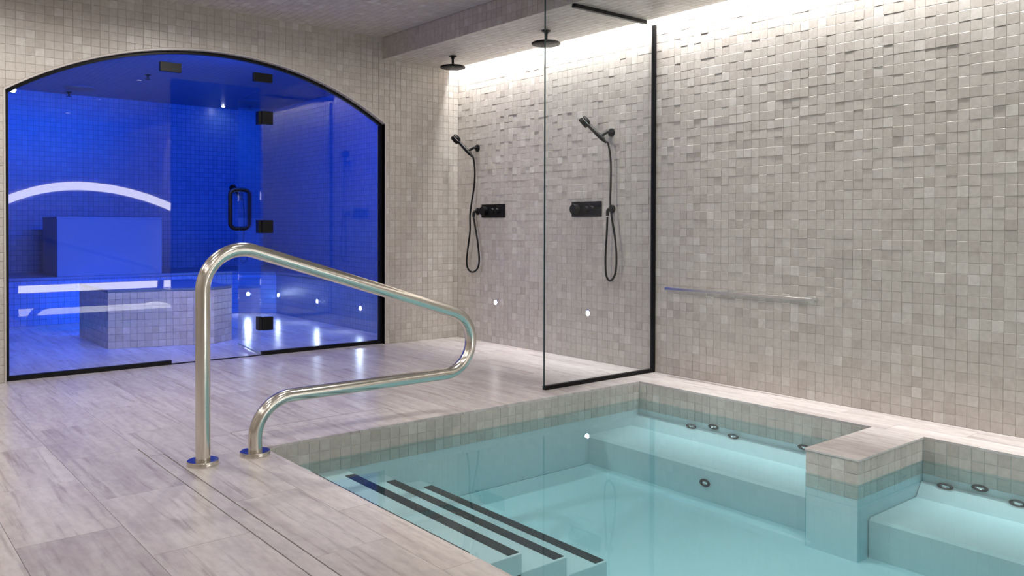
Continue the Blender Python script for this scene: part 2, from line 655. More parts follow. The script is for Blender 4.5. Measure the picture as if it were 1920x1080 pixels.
# ---- arched wall (left in the picture)
mb = MB()
TH = 0.12
xs = [XL + (XR - XL) * i / 48 for i in range(49)]
for x0, x1 in ((X_SIDE, XL), (XR, 0.0)):
    mb.box((x0, BK, -0.02), (x1, TH, H1 + 0.1))
for i in range(48):
    a, b = xs[i], xs[i + 1]
    mb.poly([(a, BK, arc_z(a)), (b, BK, arc_z(b)), (b, BK, H1 + 0.1), (a, BK, H1 + 0.1)])
    mb.poly([(b, TH, arc_z(b)), (a, TH, arc_z(a)), (a, TH, H1 + 0.1), (b, TH, H1 + 0.1)])
    mb.poly([(a, BK, arc_z(a)), (a, TH, arc_z(a)), (b, TH, arc_z(b)), (b, BK, arc_z(b))])
wall_left = tag(mb.build('wall_left', M_GROUT), 'beige tiled wall with a wide arched opening to the steam room', 'wall', kind='structure')
W0 = -96 * P

def clip_arch(cell):
    c = [(u + W0, v) for u, v in cell]
    x0, x1, z1 = c[0][0], c[1][0], c[2][1]
    z0 = c[0][1]
    m_ = 0.012
    if x1 <= XL - m_ or x0 >= XR + m_:
        return cell
    zc = (z0 + z1) / 2
    xm = min(max((x0 + x1) / 2, XL), XR)
    r = ARC_R + m_
    if all(math.hypot(x - XC, z - ARC_CZ) >= r and z > Z_SPR for x, z in c):
        return cell
    if all((math.hypot(x - XC, z - ARC_CZ) < r or z < Z_SPR) and XL - m_ < x < XR + m_ for x, z in c):
        return None
    if zc < Z_SPR + 0.01:
        if (x0 + x1) / 2 < XC:
            out = clip_half(c, -1, 0, -(XL - m_))
        else:
            out = clip_half(c, 1, 0, XR + m_)
    else:
        d = Vector(((x0 + x1) / 2 - XC, zc - ARC_CZ)).normalized()
        out = clip_half(c, d.x, d.y, d.x * (XC + d.x * r) + d.y * (ARC_CZ + d.y * r))
    return [(u - W0, v) for u, v in out]

tiled(wall_left, (W0, 0, 0), (1, 0, 0), (0, 0, 1), -W0, 47 * P, 23, clip=clip_arch)
# slim grey edge trim around the arch
mb = MB()
def arch_outline(off, n=60):
    pts = [(XL - off, 0.0)]
    for i in range(n + 1):
        x = XL - off + (XR - XL + 2 * off) * i / n
        pts.append((x, arc_z(x, off)))
    pts.append((XR + off, 0.0))
    return pts
oa, ob = arch_outline(0.0), arch_outline(0.011)
for i in range(len(oa) - 1):
    (a0, a1), (b0, b1) = (oa[i], oa[i + 1]), (ob[i], ob[i + 1])
    q = [a0, a1, b1, b0]
    mb.poly([(p_[0], -0.003, p_[1]) for p_ in q])
    mb.poly([(a0[0], -0.003, a0[1]), (a0[0], TH + 0.003, a0[1]), (a1[0], TH + 0.003, a1[1]), (a1[0], -0.003, a1[1])])
    mb.poly([(b0[0], -0.003, b0[1]), (b1[0], -0.003, b1[1]), (b1[0], 0.012, b1[1]), (b0[0], 0.012, b0[1])])
trim = mb.build('trim_1', M_TRIM)
tag(trim, 'slim grey metal tile edging around the steam room arch', 'trim', kind='structure')

# ---- rear and side walls behind the camera
tag(MB().box((X_SIDE - 0.1, Y_REAR, -0.02), (0.13, Y_REAR - 0.12, H1 + 0.1)).build('wall_rear', M_RM_XZ), 'beige tiled end wall beyond the pool', 'wall', kind='structure')
tag(MB().box((X_SIDE, 0.12, -0.02), (X_SIDE - 0.12, Y_REAR, H1 + 0.1)).build('wall_side', M_RM_YZ), 'beige tiled side wall opposite the showers', 'wall', kind='structure')

# ---- ceiling and soffit
ceiling = MB().box((X_SIDE, 0.12, H1 + BK), (SX, Y_REAR, H1 + 0.12)).build('ceiling', M_RM_XY)
tag(ceiling, 'shaded tiled main ceiling', 'ceiling', kind='structure')
tiled(ceiling, (SX, -44 * P, H1), (-1, 0, 0), (0, 1, 0), 62 * P, 44 * P, 31)
mb = MB().box((SX + BK, 0.0, H2 + BK), (GX, Y_REAR, H1 + 0.12))
mb.box((GX, 0.0, 2.515), (0.0, Y_REAR, H1 + 0.12))
soffit = tag(mb.build('ceiling_soffit', M_GROUT), 'dropped tiled soffit over the showers with a light slot along the wall', 'soffit', kind='structure')
tiled(soffit, (GX, Y_REAR, H2), (-1, 0, 0), (0, 1, 0), GX - SX, -Y_REAR, 37)
tiled(soffit, (SX, 0, H2), (0, -1, 0), (0, 0, 1), -Y_REAR, H1 - H2, 41, limit=150, stuff_name='face_tile_field')

# ---- floor
def sub_rect(rs, h):
    out = []
    for (x0, x1, y0, y1) in rs:
        hx0, hx1, hy0, hy1 = h
        if hx1 <= x0 or hx0 >= x1 or hy1 <= y0 or hy0 >= y1:
            out.append((x0, x1, y0, y1)); continue
        if hx0 > x0: out.append((x0, hx0, y0, y1))
        if hx1 < x1: out.append((hx1, x1, y0, y1))
        a, b = max(x0, hx0), min(x1, hx1)
        if hy0 > y0: out.append((a, b, y0, hy0))
        if hy1 < y1: out.append((a, b, hy1, y1))
    return out

POOL_HOLES = [(XP0, XP1, YB0, YP), (XP0, XB, YB1, YB0), (XP0, XP1, YPE, YB1)]
DRAIN_A = (-3.294, -3.225, -4.35, -2.291)
DRAIN_B = (-2.868, -2.010, -2.199, -2.104)
ST_Y1 = 4.3
mb = MB()
rs = [(X_SIDE, 0.0, Y_REAR, ST_Y1)]
CB = 0.014
for h in [(XP0 - CB, XP1 + CB, YB0 - CB, YP + CB), (XP0 - CB, XB + CB, YB1 - CB, YB0 + CB), (XP0 - CB, XP1 + CB, YPE - CB, YB1 + CB)]:
    rs = sub_rect(rs, h)
for x0, x1, y0, y1 in rs:
    mb.box((x0, y0, -0.011), (x1, y1, -0.04))
floor = tag(mb.build('floor', M_JOINT), 'floor of pale veined stone-look porcelain around the pool', 'floor', kind='structure')
_ftile = {}
rnd = random.Random(5)
TWX, TLY = 0.31, 0.64
ci = 0
x = -3.60 - 9 * TWX
cols = []
while x < 0.0:
    cols.append((max(x, X_SIDE), min(x + TWX, 0.0), ci))
    x += TWX; ci += 1
for (x0, x1, c) in cols:
    if x1 <= x0:
        continue
    off = 0.0 if c % 2 == 0 else TLY / 2
    y = -3.10 - 8 * TLY + off
    while y < 3.2:
        ya, yb = max(y, Y_REAR), min(y + TLY, 3.2)
        y += TLY
        if yb - ya < 0.02:
            continue
        parts = [(x0, x1, ya, yb)]
        for h in POOL_HOLES + [DRAIN_A, DRAIN_B]:
            parts = sub_rect(parts, h)
        # keep out of the wall beside the arch
        for h in ((X_SIDE, XL, 0.0, TH), (XR, 0.0, 0.0, TH), (X_SIDE, -3.6, 0.0, ST_Y1)):
            parts = sub_rect(parts, h)
        for (a0, a1, b0, b1) in parts:
            sx, sy = a1 - a0, b1 - b0
            if sx < 0.012 or sy < 0.012:
                continue
            key = (round(sx, 4), round(sy, 4))
            if key not in _ftile:
                g_ = 0.0007
                q = MB().box((-sx / 2 + g_, -sy / 2 + g_, -0.012), (sx / 2 - g_, sy / 2 - g_, 0.0))
                me = bpy.data.meshes.new('floor_tile')
                me.from_pydata(q.v, [], q.f)
                me.materials.append(M_FLOOR)
                _ftile[key] = me
            o = link('floor_tile', _ftile[key], floor)
            o.location = ((a0 + a1) / 2, (b0 + b1) / 2, rnd.uniform(-0.0003, 0.0))

# slot drains with tile-in covers
def drain(rect, label):
    x0, x1, y0, y1 = rect
    d = tag(empty('slot_drain', ((x0 + x1) / 2, (y0 + y1) / 2, -0.012)), label, 'drain')
    MB().box((x0, y0, -0.0105), (x1, y1, -0.009)).build('channel', M_DARK, d)
    g_ = 0.004
    MB().box((x0 + g_, y0 + g_, -0.009), (x1 - g_, y1 - g_, -0.0004)).build('cover', M_FLOOR, d)
drain(DRAIN_A, 'long narrow tile-in slot drain in the floor running beside the handrail')
drain(DRAIN_B, 'short tile-in slot drain in the floor along the pool end')

# ---- pool basin
ZF, ZSEAT, ZLED = -0.445, -0.272, -0.207
mb = MB()
def vquad(p, q, z0, z1):
    mb.poly([(p[0], p[1], z0), (q[0], q[1], z0), (q[0], q[1], z1), (p[0], p[1], z1)])
e_ = 0.0025
mb.poly([(XP0, YP, ZF), (XP1, YP, ZF), (XP1, YPE, ZF), (XP0, YPE, ZF)])
vquad((XP0 - e_, YP + e_), (XP1 + e_, YP + e_), ZF, -0.012)
vquad((XP1 + e_, YP + e_), (XP1 + e_, YPE - e_), ZF, -0.012)
vquad((XP1 + e_, YPE - e_), (XP0 - e_, YPE - e_), ZF, -0.012)
vquad((XP0 - e_, YPE - e_), (XP0 - e_, YP + e_), ZF, -0.012)
basin = tag(mb.build('pool_basin', M_PLASTER), 'sunken plunge pool basin lined in pale plaster with a tiled waterline', 'pool', kind='structure')
# benches in the pool
def pool_bench(ya, yb, xf):
    q = MB()
    prof = [(XP1 + e_, ZLED), (-0.36, ZLED), (-0.415, ZSEAT), (xf + 0.012, ZSEAT), (xf, ZSEAT - 0.012), (xf, ZF - 0.01), (XP1 + e_, ZF - 0.01)]
    q.prism([(x_, ya, z_) for x_, z_ in prof], (0, yb - ya, 0))
    return q.build('underwater_bench', M_SEAT, basin)
pool_bench(YP + e_, YB0 + e_, -0.80)
pool_bench(YB1 - e_, YPE - e_, -0.86)
# steps with black nosings
YST0, YST1 = -2.575, -3.772
steps = [(-0.118, XP0, -2.662), (-0.170, -2.67, -2.446), (-0.240, -2.46, -2.226), (-0.310, -2.24, -2.010)]
for z_, xa, xb in steps:
    s = MB().box((XP0 - e_, YP + e_, ZF - 0.01), (xb, YST1 - 0.012, z_), bev=0.004).build('pool_step', M_SEAT, basin)
    MB().box((xb - 0.055, YST0, z_ - 0.002), (xb - 0.006, YST1, z_ + 0.0025)).build('step_nosing', M_NOSING, s)
# waterline tiles, three rows
ZB = -0.012 - 3 * P
tiled(basin, (XP0, YP, ZB), (1, 0, 0), (0, 0, 1), XP1 - XP0, 3 * P, 51, limit=300, stuff_name='waterline_tile_field')
tiled(basin, (XP1, YP, ZB), (0, -1, 0), (0, 0, 1), YP - YB0, 3 * P, 53, limit=300, stuff_name='waterline_tile_field')
tiled(basin, (XP1, YB1, ZB), (0, -1, 0), (0, 0, 1), YB1 - YPE, 3 * P, 55, limit=300, stuff_name='waterline_tile_field')
tiled(basin, (XP0, YPE, ZB), (0, 1, 0), (0, 0, 1), YP - YPE, 3 * P, 57, limit=0, stuff_name='waterline_tile_field')
tiled(basin, (XP1, YPE, ZB), (-1, 0, 0), (0, 0, 1), XP1 - XP0, 3 * P, 58, limit=0, stuff_name='waterline_tile_field')
# pier
pier = tag(empty('pool_pier', ((XB + XP1) / 2, (YB0 + YB1) / 2, 0)), 'short tiled pier jutting from the coping and dividing the pool benches', 'pier', kind='structure')
MB().box((XB + BK, YB0 - BK, ZF), (XP1 + 0.02, YB1 + BK, -0.012)).build('core', M_PLASTER, pier)
MB().box((XB - 0.004, YB0 + 0.004, -0.012), (XP1, YB1 - 0.004, 0.0), bev=0.003).build('cap', M_FLOOR, pier)
tiled(pier, (XB, YB0, ZB), (0, -1, 0), (0, 0, 1), YB0 - YB1, 3 * P, 61, pitch=0.058, stuff_name='tile_field')
tiled(pier, (XB, YB1, ZB), (1, 0, 0), (0, 0, 1), XP1 - XB, 3 * P, 63, stuff_name='tile_field')
tiled(pier, (XP1, YB0, ZB), (-1, 0, 0), (0, 0, 1), XP1 - XB, 3 * P, 64, limit=0, stuff_name='tile_field')

# jets
def jet(p, n, rx, rz, label):
    """ring-shaped water jet on a pool face; n points into the pool"""
    j = tag(empty('pool_jet', p), label, 'jet', 'water jets on the pool benches')
    for nm, r0, r1, h0, h1, mt in (('ring', 0.62, 1.0, 0.0, 0.006, M_NOSING), ('nozzle', 0.0, 0.50, 0.0, 0.004, M_CHROME)):
        q = MB()
        prof = [(max(r0, 0.001), 0.0), (max(r0, 0.001), h1), (r0 * 0.3 + r1 * 0.7, h1 + 0.003), (r1, h1), (r1, 0.0)]
        q.lathe([(r, h) for r, h in prof], (0, 0, 0), (-1, 0, 0), 28)
        q.f = q.f[:-2]
        q.v = [(p[0] + x_, p[1] + y_ * rx, p[2] + z_ * rz) for x_, y_, z_ in q.v]
        q.build(nm, mt, j, smooth=True)
XJ = XP1 + 0.002
for y_, z_, lb in ((-2.893, -0.2, 'low dark ring jet on the bench back closest to the screen end of the pool'), (-3.193, -0.2, 'low dark ring jet on the bench back between the two higher ones')):
    jet((XJ - 0.02, y_, z_ - 0.004), 0, 0.036, 0.014, lb)
for y_, z_, lb in ((-3.041, -0.166, 'higher dark ring jet between the two low jets on the bench back'), (-3.627, -0.164, 'higher dark ring jet half hidden beside the corner of the pier')):
    jet((XJ - 0.002, y_, z_ - 0.016), 0, 0.036, 0.014, lb)
for y_, z_, lb in ((-4.358, -0.205, 'low dark ring jet next to the inner corner of the pier and coping'), (-4.662, -0.205, 'low dark ring jet farther from the pier on the open bench')):
    jet((XJ - 0.02, y_, z_), 0, 0.036, 0.015, lb)
jet((XJ - 0.002, -4.501, -0.182), 0, 0.036, 0.015, 'dark ring jet high on the bench back on the open side of the pier')
jet((-0.802, -3.33, -0.352), 0, 0.032, 0.02, 'single dark ring jet in the riser under the pool bench')

# water
q = MB()
o_ = 0.003
outl = [(XP0 - o_, YP + o_), (XP0 - o_, YPE - o_), (XP1 + o_, YPE - o_), (XP1 + o_, YB1 - o_), (XB + o_, YB1 - o_), (XB + o_, YB0 + o_), (XP1 + o_, YB0 + o_), (XP1 + o_, YP + o_)]
q.prism([(x_, y_, ZF - 0.03) for x_, y_ in outl], (0, 0, ZW - ZF + 0.03))
water = tag(q.build('pool_water', M_WATER), 'still turquoise water filling the pool', 'water', kind='stuff')

# ---- steam room shell
ST_X0, ST_X1, ST_H = -3.7, 0.0, 2.45
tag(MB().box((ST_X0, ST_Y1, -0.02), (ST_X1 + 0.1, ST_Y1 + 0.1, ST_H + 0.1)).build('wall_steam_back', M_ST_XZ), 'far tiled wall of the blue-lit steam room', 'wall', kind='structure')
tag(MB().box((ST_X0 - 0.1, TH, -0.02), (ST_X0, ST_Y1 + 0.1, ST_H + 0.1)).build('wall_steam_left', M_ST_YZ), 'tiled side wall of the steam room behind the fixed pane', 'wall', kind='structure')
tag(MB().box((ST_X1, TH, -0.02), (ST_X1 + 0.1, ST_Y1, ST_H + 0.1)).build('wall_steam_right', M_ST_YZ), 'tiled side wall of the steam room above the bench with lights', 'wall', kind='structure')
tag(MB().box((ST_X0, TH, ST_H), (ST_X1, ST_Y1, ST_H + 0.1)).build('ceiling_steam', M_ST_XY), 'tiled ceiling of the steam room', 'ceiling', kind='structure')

# ================================================================== THINGS
# ---- steam room benches
ZBEN = 0.47
b_out = [(-0.47, TH + 0.01), (-0.47, 2.83), (-0.83, 3.19), (-3.69, 3.19)]
bench = tag(empty('steam_bench', (-0.3, 2.5, 0)), 'continuous tiled bench along the steam room walls with a row of small lights', 'bench')
outer = b_out + [(-3.69, ST_Y1 - 0.005), (-0.005, ST_Y1 - 0.005), (-0.005, TH + 0.01)]
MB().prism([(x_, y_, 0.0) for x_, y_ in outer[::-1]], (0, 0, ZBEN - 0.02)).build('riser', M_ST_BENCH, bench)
top = [(-0.49, TH + 0.01), (-0.49, 2.82), (-0.84, 3.17), (-3.69, 3.17), (-3.69, ST_Y1 - 0.005), (-0.005, ST_Y1 - 0.005), (-0.005, TH + 0.01)]
MB().prism([(x_, y_, ZBEN - 0.02) for x_, y_ in top[::-1]], (0, 0, 0.02)).build('seat_slab', M_STONE, bench)

blk = tag(empty('steam_block', (-2.1, 3.5, ZBEN)), 'tall smooth block rising from the back bench of the steam room', 'block')
MB().box((-2.60, 3.18, ZBEN), (-1.60, 3.9, 1.05), bev=0.006).build('body', M_STONE, blk)
MB().box((-2.605, 3.175, 1.05), (-1.595, 3.905, 1.07), bev=0.004).build('top_slab', M_STONE, blk)

plinth = tag(empty('tiled_plinth', (-2.14, 1.5, 0)), 'low tiled plinth with a cut corner just inside the steam room door', 'bench')
pl = [(-2.63, 1.12), (-1.86, 0.90), (-1.65, 1.06), (-1.65, 2.1), (-2.63, 2.1)]
def inset(pts, d):
    c = Vector((sum(p_[0] for p_ in pts) / len(pts), sum(p_[1] for p_ in pts) / len(pts)))
    return [tuple(Vector(p_) + (c - Vector(p_)).normalized() * d) for p_ in pts]
ZPL = 0.47
MB().prism([(x_, y_, 0) for x_, y_ in inset(pl, 0.01)], (0, 0, ZPL - 0.02)).build('core', M_GROUT, plinth)
MB().prism([(x_, y_, ZPL - 0.018) for x_, y_ in pl], (0, 0, 0.02)).build('top_slab', M_STONE, plinth)
for k, (a, b) in enumerate(((0, 1), (1, 2), (4, 0))):
    A, B = Vector((*pl[a], 0)), Vector((*pl[b], 0))
    eu = (B - A).normalized()
    tiled(plinth, A, eu, (0, 0, 1), (B - A).length, ZPL - 0.02, 71 + k, limit=140)

# marker lights in the bench riser
def marker(p, n, label, group, mat, energy, color, r=0.019):
    t = tag(empty('marker_light', p), label, 'light', group)
    n = Vector(n).normalized()
    MB().lathe([(r * 1.5, -0.004), (r * 1.5, 0.002), (r * 1.1, 0.004), (r * 1.02, 0.004)], p, n, 24).build('bezel', M_CHROME, t, smooth=True)
    MB().lathe([(r, 0.002), (r, 0.005), (r * 0.6, 0.0065)], p, n, 24).build('lens', mat, t, smooth=True)
    l = lamp('marker_lamp', 'SPOT', Vector(p) + n * 0.012, n, energy, color, spot_size=math.radians(150), spot_blend=0.8, shadow_soft_size=0.012)
    l.parent = t
    l.location = n * 0.012
G1 = 'small round lights in the steam room bench'
for y_, lb in ((0.913, 'small round light in the steam room bench closest to the arched glass'), (1.809, 'middle small round light in the side riser of the steam room bench'), (2.766, 'small round light in the steam room bench just before its cut corner')):
    marker((-0.472, y_, 0.21), (-1, 0, 0), lb, G1, M_SPOT_B, 3, (0.45, 0.6, 1.0))
marker((-0.7045, 3.0555, 0.215), (-1, -1, 0), 'small round light on the cut corner of the steam room bench', G1, M_SPOT_B, 4, (0.45, 0.6, 1.0), r=0.02)
G2 = 'small round lights low on the shower wall'
for y_, lb in ((-0.55, 'small round light low on the tiled wall under the shower by the corner'), (-1.652, 'small round light low on the tiled wall behind the glass screen')):
    marker((-0.001, y_, 0.347), (-1, 0, 0), lb, G2, M_SPOT, 0.15, (1.0, 0.96, 0.9))

# steam ceiling fittings
sp = tag(empty('ceiling_speaker', (-2.27, 3.72, ST_H)), 'round flat disc on the steam room ceiling', 'speaker')
MB().lathe([(0.15, 0), (0.15, 0.008), (0.13, 0.016), (0.10, 0.018)], (-2.27, 3.72, ST_H), (0, 0, -1), 40).build('grille', plain('speaker_disc', (0.2, 0.2, 0.2), 0.5), sp, smooth=True)
MB().lathe([(0.16, 0), (0.16, 0.006), (0.15, 0.008)], (-2.27, 3.72, ST_H), (0, 0, -1), 40).build('rim', M_STONE, sp, smooth=True)
for (x_, y_, lb) in ((-1.95, 2.44, 'small ceiling sprinkler in the steam room near the glass'), (-2.30, 4.12, 'small ceiling sprinkler in the steam room near its far wall')):
    s = tag(empty('sprinkler', (x_, y_, ST_H)), lb, 'sprinkler')
    MB().lathe([(0.03, 0), (0.03, 0.004), (0.012, 0.01), (0.008, 0.03), (0.008, 0.042)], (x_, y_, ST_H), (0, 0, -1), 20).build('body', M_BLACK, s, smooth=True)
    MB().lathe([(0.022, 0.042), (0.026, 0.045), (0.02, 0.047)], (x_, y_, ST_H), (0, 0, -1), 20).build('deflector', M_BLACK, s, smooth=True)
s = tag(empty('steam_downlight', (-0.60, 4.1, ST_H)), 'tiny star light in the steam room ceiling', 'light')
MB().lathe([(0.028, 0), (0.028, 0.003), (0.022, 0.005)], (-0.60, 4.1, ST_H), (0, 0, -1), 20).build('bezel', M_CHROME, s, smooth=True)
MB().lathe([(0.018, 0.003), (0.018, 0.006), (0.01, 0.008)], (-0.60, 4.1, ST_H), (0, 0, -1), 20).build('lens', M_SPOT_B, s, smooth=True)

# ---- steam room glazing
def arch_pane(name, xa, xb, zb, parent, ztop=None, gap=0.014):
    pts = [(xa, zb), (xb, zb)]
    n = 26
    if ztop is None:
        for i in range(n + 1):
            x_ = xb + (xa - xb) * i / n
            pts.append((x_, arc_z(min(max(x_, XL), XR)) - gap))
    else:
        pts += [(xb, ztop), (xa, ztop)]
    q = MB().prism([(x_, GY + 0.005, z_) for x_, z_ in pts], (0, -0.010, 0))
    return q.build(name, M_GLASS, parent)

XD0, XD1 = -2.471, -1.802      # door opening
ZD = 2.033
w1 = tag(empty('window_1', ((XL + XD0) / 2, GY, 0)), 'large fixed glass pane of the steam room arch beside the door opening', 'window', kind='structure')
arch_pane('pane', XL + 0.012, XD0, 0.02, w1)
w2 = tag(empty('window_2', ((XR + XD1) / 2, GY, 0)), 'fixed glass pane of the steam room arch next to the shower corner', 'window', kind='structure')
arch_pane('pane', XD1 + 0.002, XR - 0.012, 0.02, w2)
w3 = tag(empty('window_3', ((XD0 + XD1) / 2, GY, ZD)), 'fixed glass transom under the arch above the open door', 'window', kind='structure')
arch_pane('pane', XD0 + 0.003, XD1 - 0.002, ZD + 0.003, w3)
# black channel following the arch
FW = 0.022
def channel(name, pts_o, pts_i, parent):
    q = MB()
    for i in range(len(pts_o) - 1):
        a, b, c, d = pts_o[i], pts_o[i + 1], pts_i[i + 1], pts_i[i]
        y0, y1 = GY - 0.016, GY + 0.016
        q.poly([(p_[0], y0, p_[1]) for p_ in (a, b, c, d)])
        q.poly([(p_[0], y1, p_[1]) for p_ in (d, c, b, a)])
        q.poly([(d[0], y0, d[1]), (c[0], y0, c[1]), (c[0], y1, c[1]), (d[0], y1, d[1])])
        q.poly([(b[0], y0, b[1]), (a[0], y0, a[1]), (a[0], y1, a[1]), (b[0], y1, b[1])])
    return q.build(name, M_BLACK, parent)
fr = tag(empty('trim_2', (XC, GY, 0)), 'matte black metal channel framing the arched steam room glass', 'frame', kind='structure')
oo = arch_outline(-0.0005)[1:-1]
ii = [(XL + FW + (XR - XL - 2 * FW) * i / 60, 0) for i in range(61)]
ii = [(x_, arc_z(x_, -FW)) for x_, _ in ii]
channel('arch_channel', oo, ii, fr)
MB().box((XL + 0.0005, GY - 0.016, 0.0), (XL + FW, GY + 0.016, ii[0][1] + 0.004)).build('side_channel', M_BLACK, fr)
MB().box((XR - FW, GY - 0.016, 0.0), (XR - 0.0005, GY + 0.016, ii[-1][1] + 0.004)).build('side_channel', M_BLACK, fr)
MB().box((XL + FW, GY - 0.016, 0.0), (XD0, GY + 0.016, 0.03)).build('floor_channel', M_BLACK, fr)
MB().box((XD1, GY - 0.016, 0.0), (XR - FW, GY + 0.016, 0.03)).build('floor_channel', M_BLACK, fr)
MB().box((XD0, GY - 0.010, 0.0), (XD1, GY + 0.010, 0.006)).build('threshold', M_BLACK, fr)
# patch fittings that hold the transom
for xm, zm in ((XD0, 2.113), (XD1 + 0.01, 2.116)):
    MB().box((xm - 0.073, GY - 0.016, zm - 0.033), (xm + 0.073, GY + 0.016, zm + 0.033), bev=0.002).build('patch_fitting', M_BLACK, fr)

# open door, hinged on the right jamb side, swung into the steam room
door = tag(empty('door_1', (XD1, GY, 0)), 'clear glass steam room door standing open on black hinges', 'door', kind='structure')
DA = math.radians(97)
DW = 0.66
hd = Vector((-math.cos(DA), math.sin(DA), 0))
hn = Vector((-hd.y, hd.x, 0))
HP = Vector((XD1 - 0.004, GY, 0))
q = MB()
s0 = HP + hd * 0.006
s1 = HP + hd * DW
q.prism([s0 + hn * 0.005 + Vector((0, 0, 0.012)), s1 + hn * 0.005 + Vector((0, 0, 0.012)), s1 + hn * 0.005 + Vector((0, 0, ZD)), s0 + hn * 0.005 + Vector((0, 0, ZD))], hn * -0.010)
pane = q.build('pane', M_GLASS, door)
MB().prism([s0 + hn * 0.007 + Vector((0, 0, 0.006)), s1 + hn * 0.007 + Vector((0, 0, 0.006)), s1 + hn * 0.007 + Vector((0, 0, 0.018)), s0 + hn * 0.007 + Vector((0, 0, 0.018))], hn * -0.014).build('bottom_seal', plain('clear_seal', (0.35, 0.4, 0.42), 0.3), door)
for zm in (1.813, 0.983, 0.24):
    h = MB().box((XD1 + 0.004, GY - 0.016, zm - 0.05), (XD1 + 0.088, GY + 0.016, zm + 0.05), bev=0.002)
    h.build('hinge', M_BLACK, door)
    a = HP + hd * 0.008
    b = HP + hd * 0.085
    MB().prism([a + hn * 0.015 + Vector((0, 0, zm - 0.05)), b + hn * 0.015 + Vector((0, 0, zm - 0.05)), b + hn * 0.015 + Vector((0, 0, zm + 0.05)), a + hn * 0.015 + Vector((0, 0, zm + 0.05))], hn * -0.03).build('hinge_leaf', M_BLACK, door)
# back-to-back pull handle
hc = HP + hd * (DW - 0.05)
z0, z1 = 0.965, 1.285
for sgn in (1, -1):
    o_ = 0.078
    path = fillet_path([hc + hn * sgn * 0.004 + Vector((0, 0, z1)), hc + hn * sgn * o_ + Vector((0, 0, z1)), hc + hn * sgn * o_ + Vector((0, 0, z0)), hc + hn * sgn * 0.004 + Vector((0, 0, z0))], (0.045, 0.045))
    MB().tube(path, 0.0175, 16).build('pull_handle', M_BLACK, door, smooth=True)

# ---- shower screen
scr = tag(empty('shower_screen', ((XS + 0) / 2, YS, 0)), 'frameless clear glass shower screen in slim black channels at the pool end', 'screen')
pane = MB().box((XS, YS - 0.006, 0.012), (-0.006, YS + 0.006, H2 - 0.004)).build('pane', M_GLASS, scr)
MB().box((XS - 0.0012, YS - 0.0061, 0.012), (XS - 0.0002, YS + 0.0061, H2 - 0.004)).build('polished_edge', M_EDGE, pane)
MB().box((XS - 0.001, YS - 0.013, 0.0), (-0.003, YS + 0.013, 0.024)).build('floor_channel', M_BLACK, scr)
MB().box((-0.024, YS - 0.013, 0.024), (-0.002, YS + 0.013, H2 - 0.02)).build('wall_channel', M_BLACK, scr)
MB().box((SX + 0.004, YS - 0.013, H2 - 0.024), (GX - 0.01, YS + 0.013, H2 - 0.002)).build('ceiling_channel', M_BLACK, scr)

# ---- rain showers
def rain_shower(x_, y_, label):
    t = tag(empty('rain_shower', (x_, y_, H2)), label, 'shower head', 'round black rain shower heads')
    dn = (0, 0, -1)
    MB().lathe([(0.032, 0.002), (0.032, 0.007), (0.026, 0.010), (0.017, 0.012)], (x_, y_, H2), dn, 28).build('flange', M_BLACK, t, smooth=True)
    MB().lathe([(0.017, 0.010), (0.015, 0.018), (0.0105, 0.028), (0.0095, 0.070), (0.013, 0.076)], (x_, y_, H2), dn, 20).build('arm', M_BLACK, t, smooth=True)
    hd_ = MB().lathe([(0.020, 0.072), (0.030, 0.080), (0.095, 0.084), (0.103, 0.088), (0.103, 0.098), (0.098, 0.101), (0.01, 0.101)], (x_, y_, H2), dn, 44).build('head', M_BLACK, t, smooth=True)
    q = MB()
    for ring, cnt in ((0.02, 6), (0.04, 12), (0.06, 18), (0.08, 24), (0.093, 28)):
        for k in range(cnt):
            a = 2 * math.pi * k / cnt
            q.lathe([(0.0022, 0.100), (0.0016, 0.1035)], (x_ + ring * math.cos(a), y_ + ring * math.sin(a), H2), dn, 6)
    n_ = q.build('nozzles', plain('grey_rubber', (0.10, 0.10, 0.10), 0.5), hd_)
    n_['kind'] = 'stuff'
rain_shower(-0.415, -0.50, 'round black rain shower head hanging from the soffit by the corner')
rain_shower(-0.42, -1.643, 'round black rain shower head hanging from the soffit beside the screen edge')

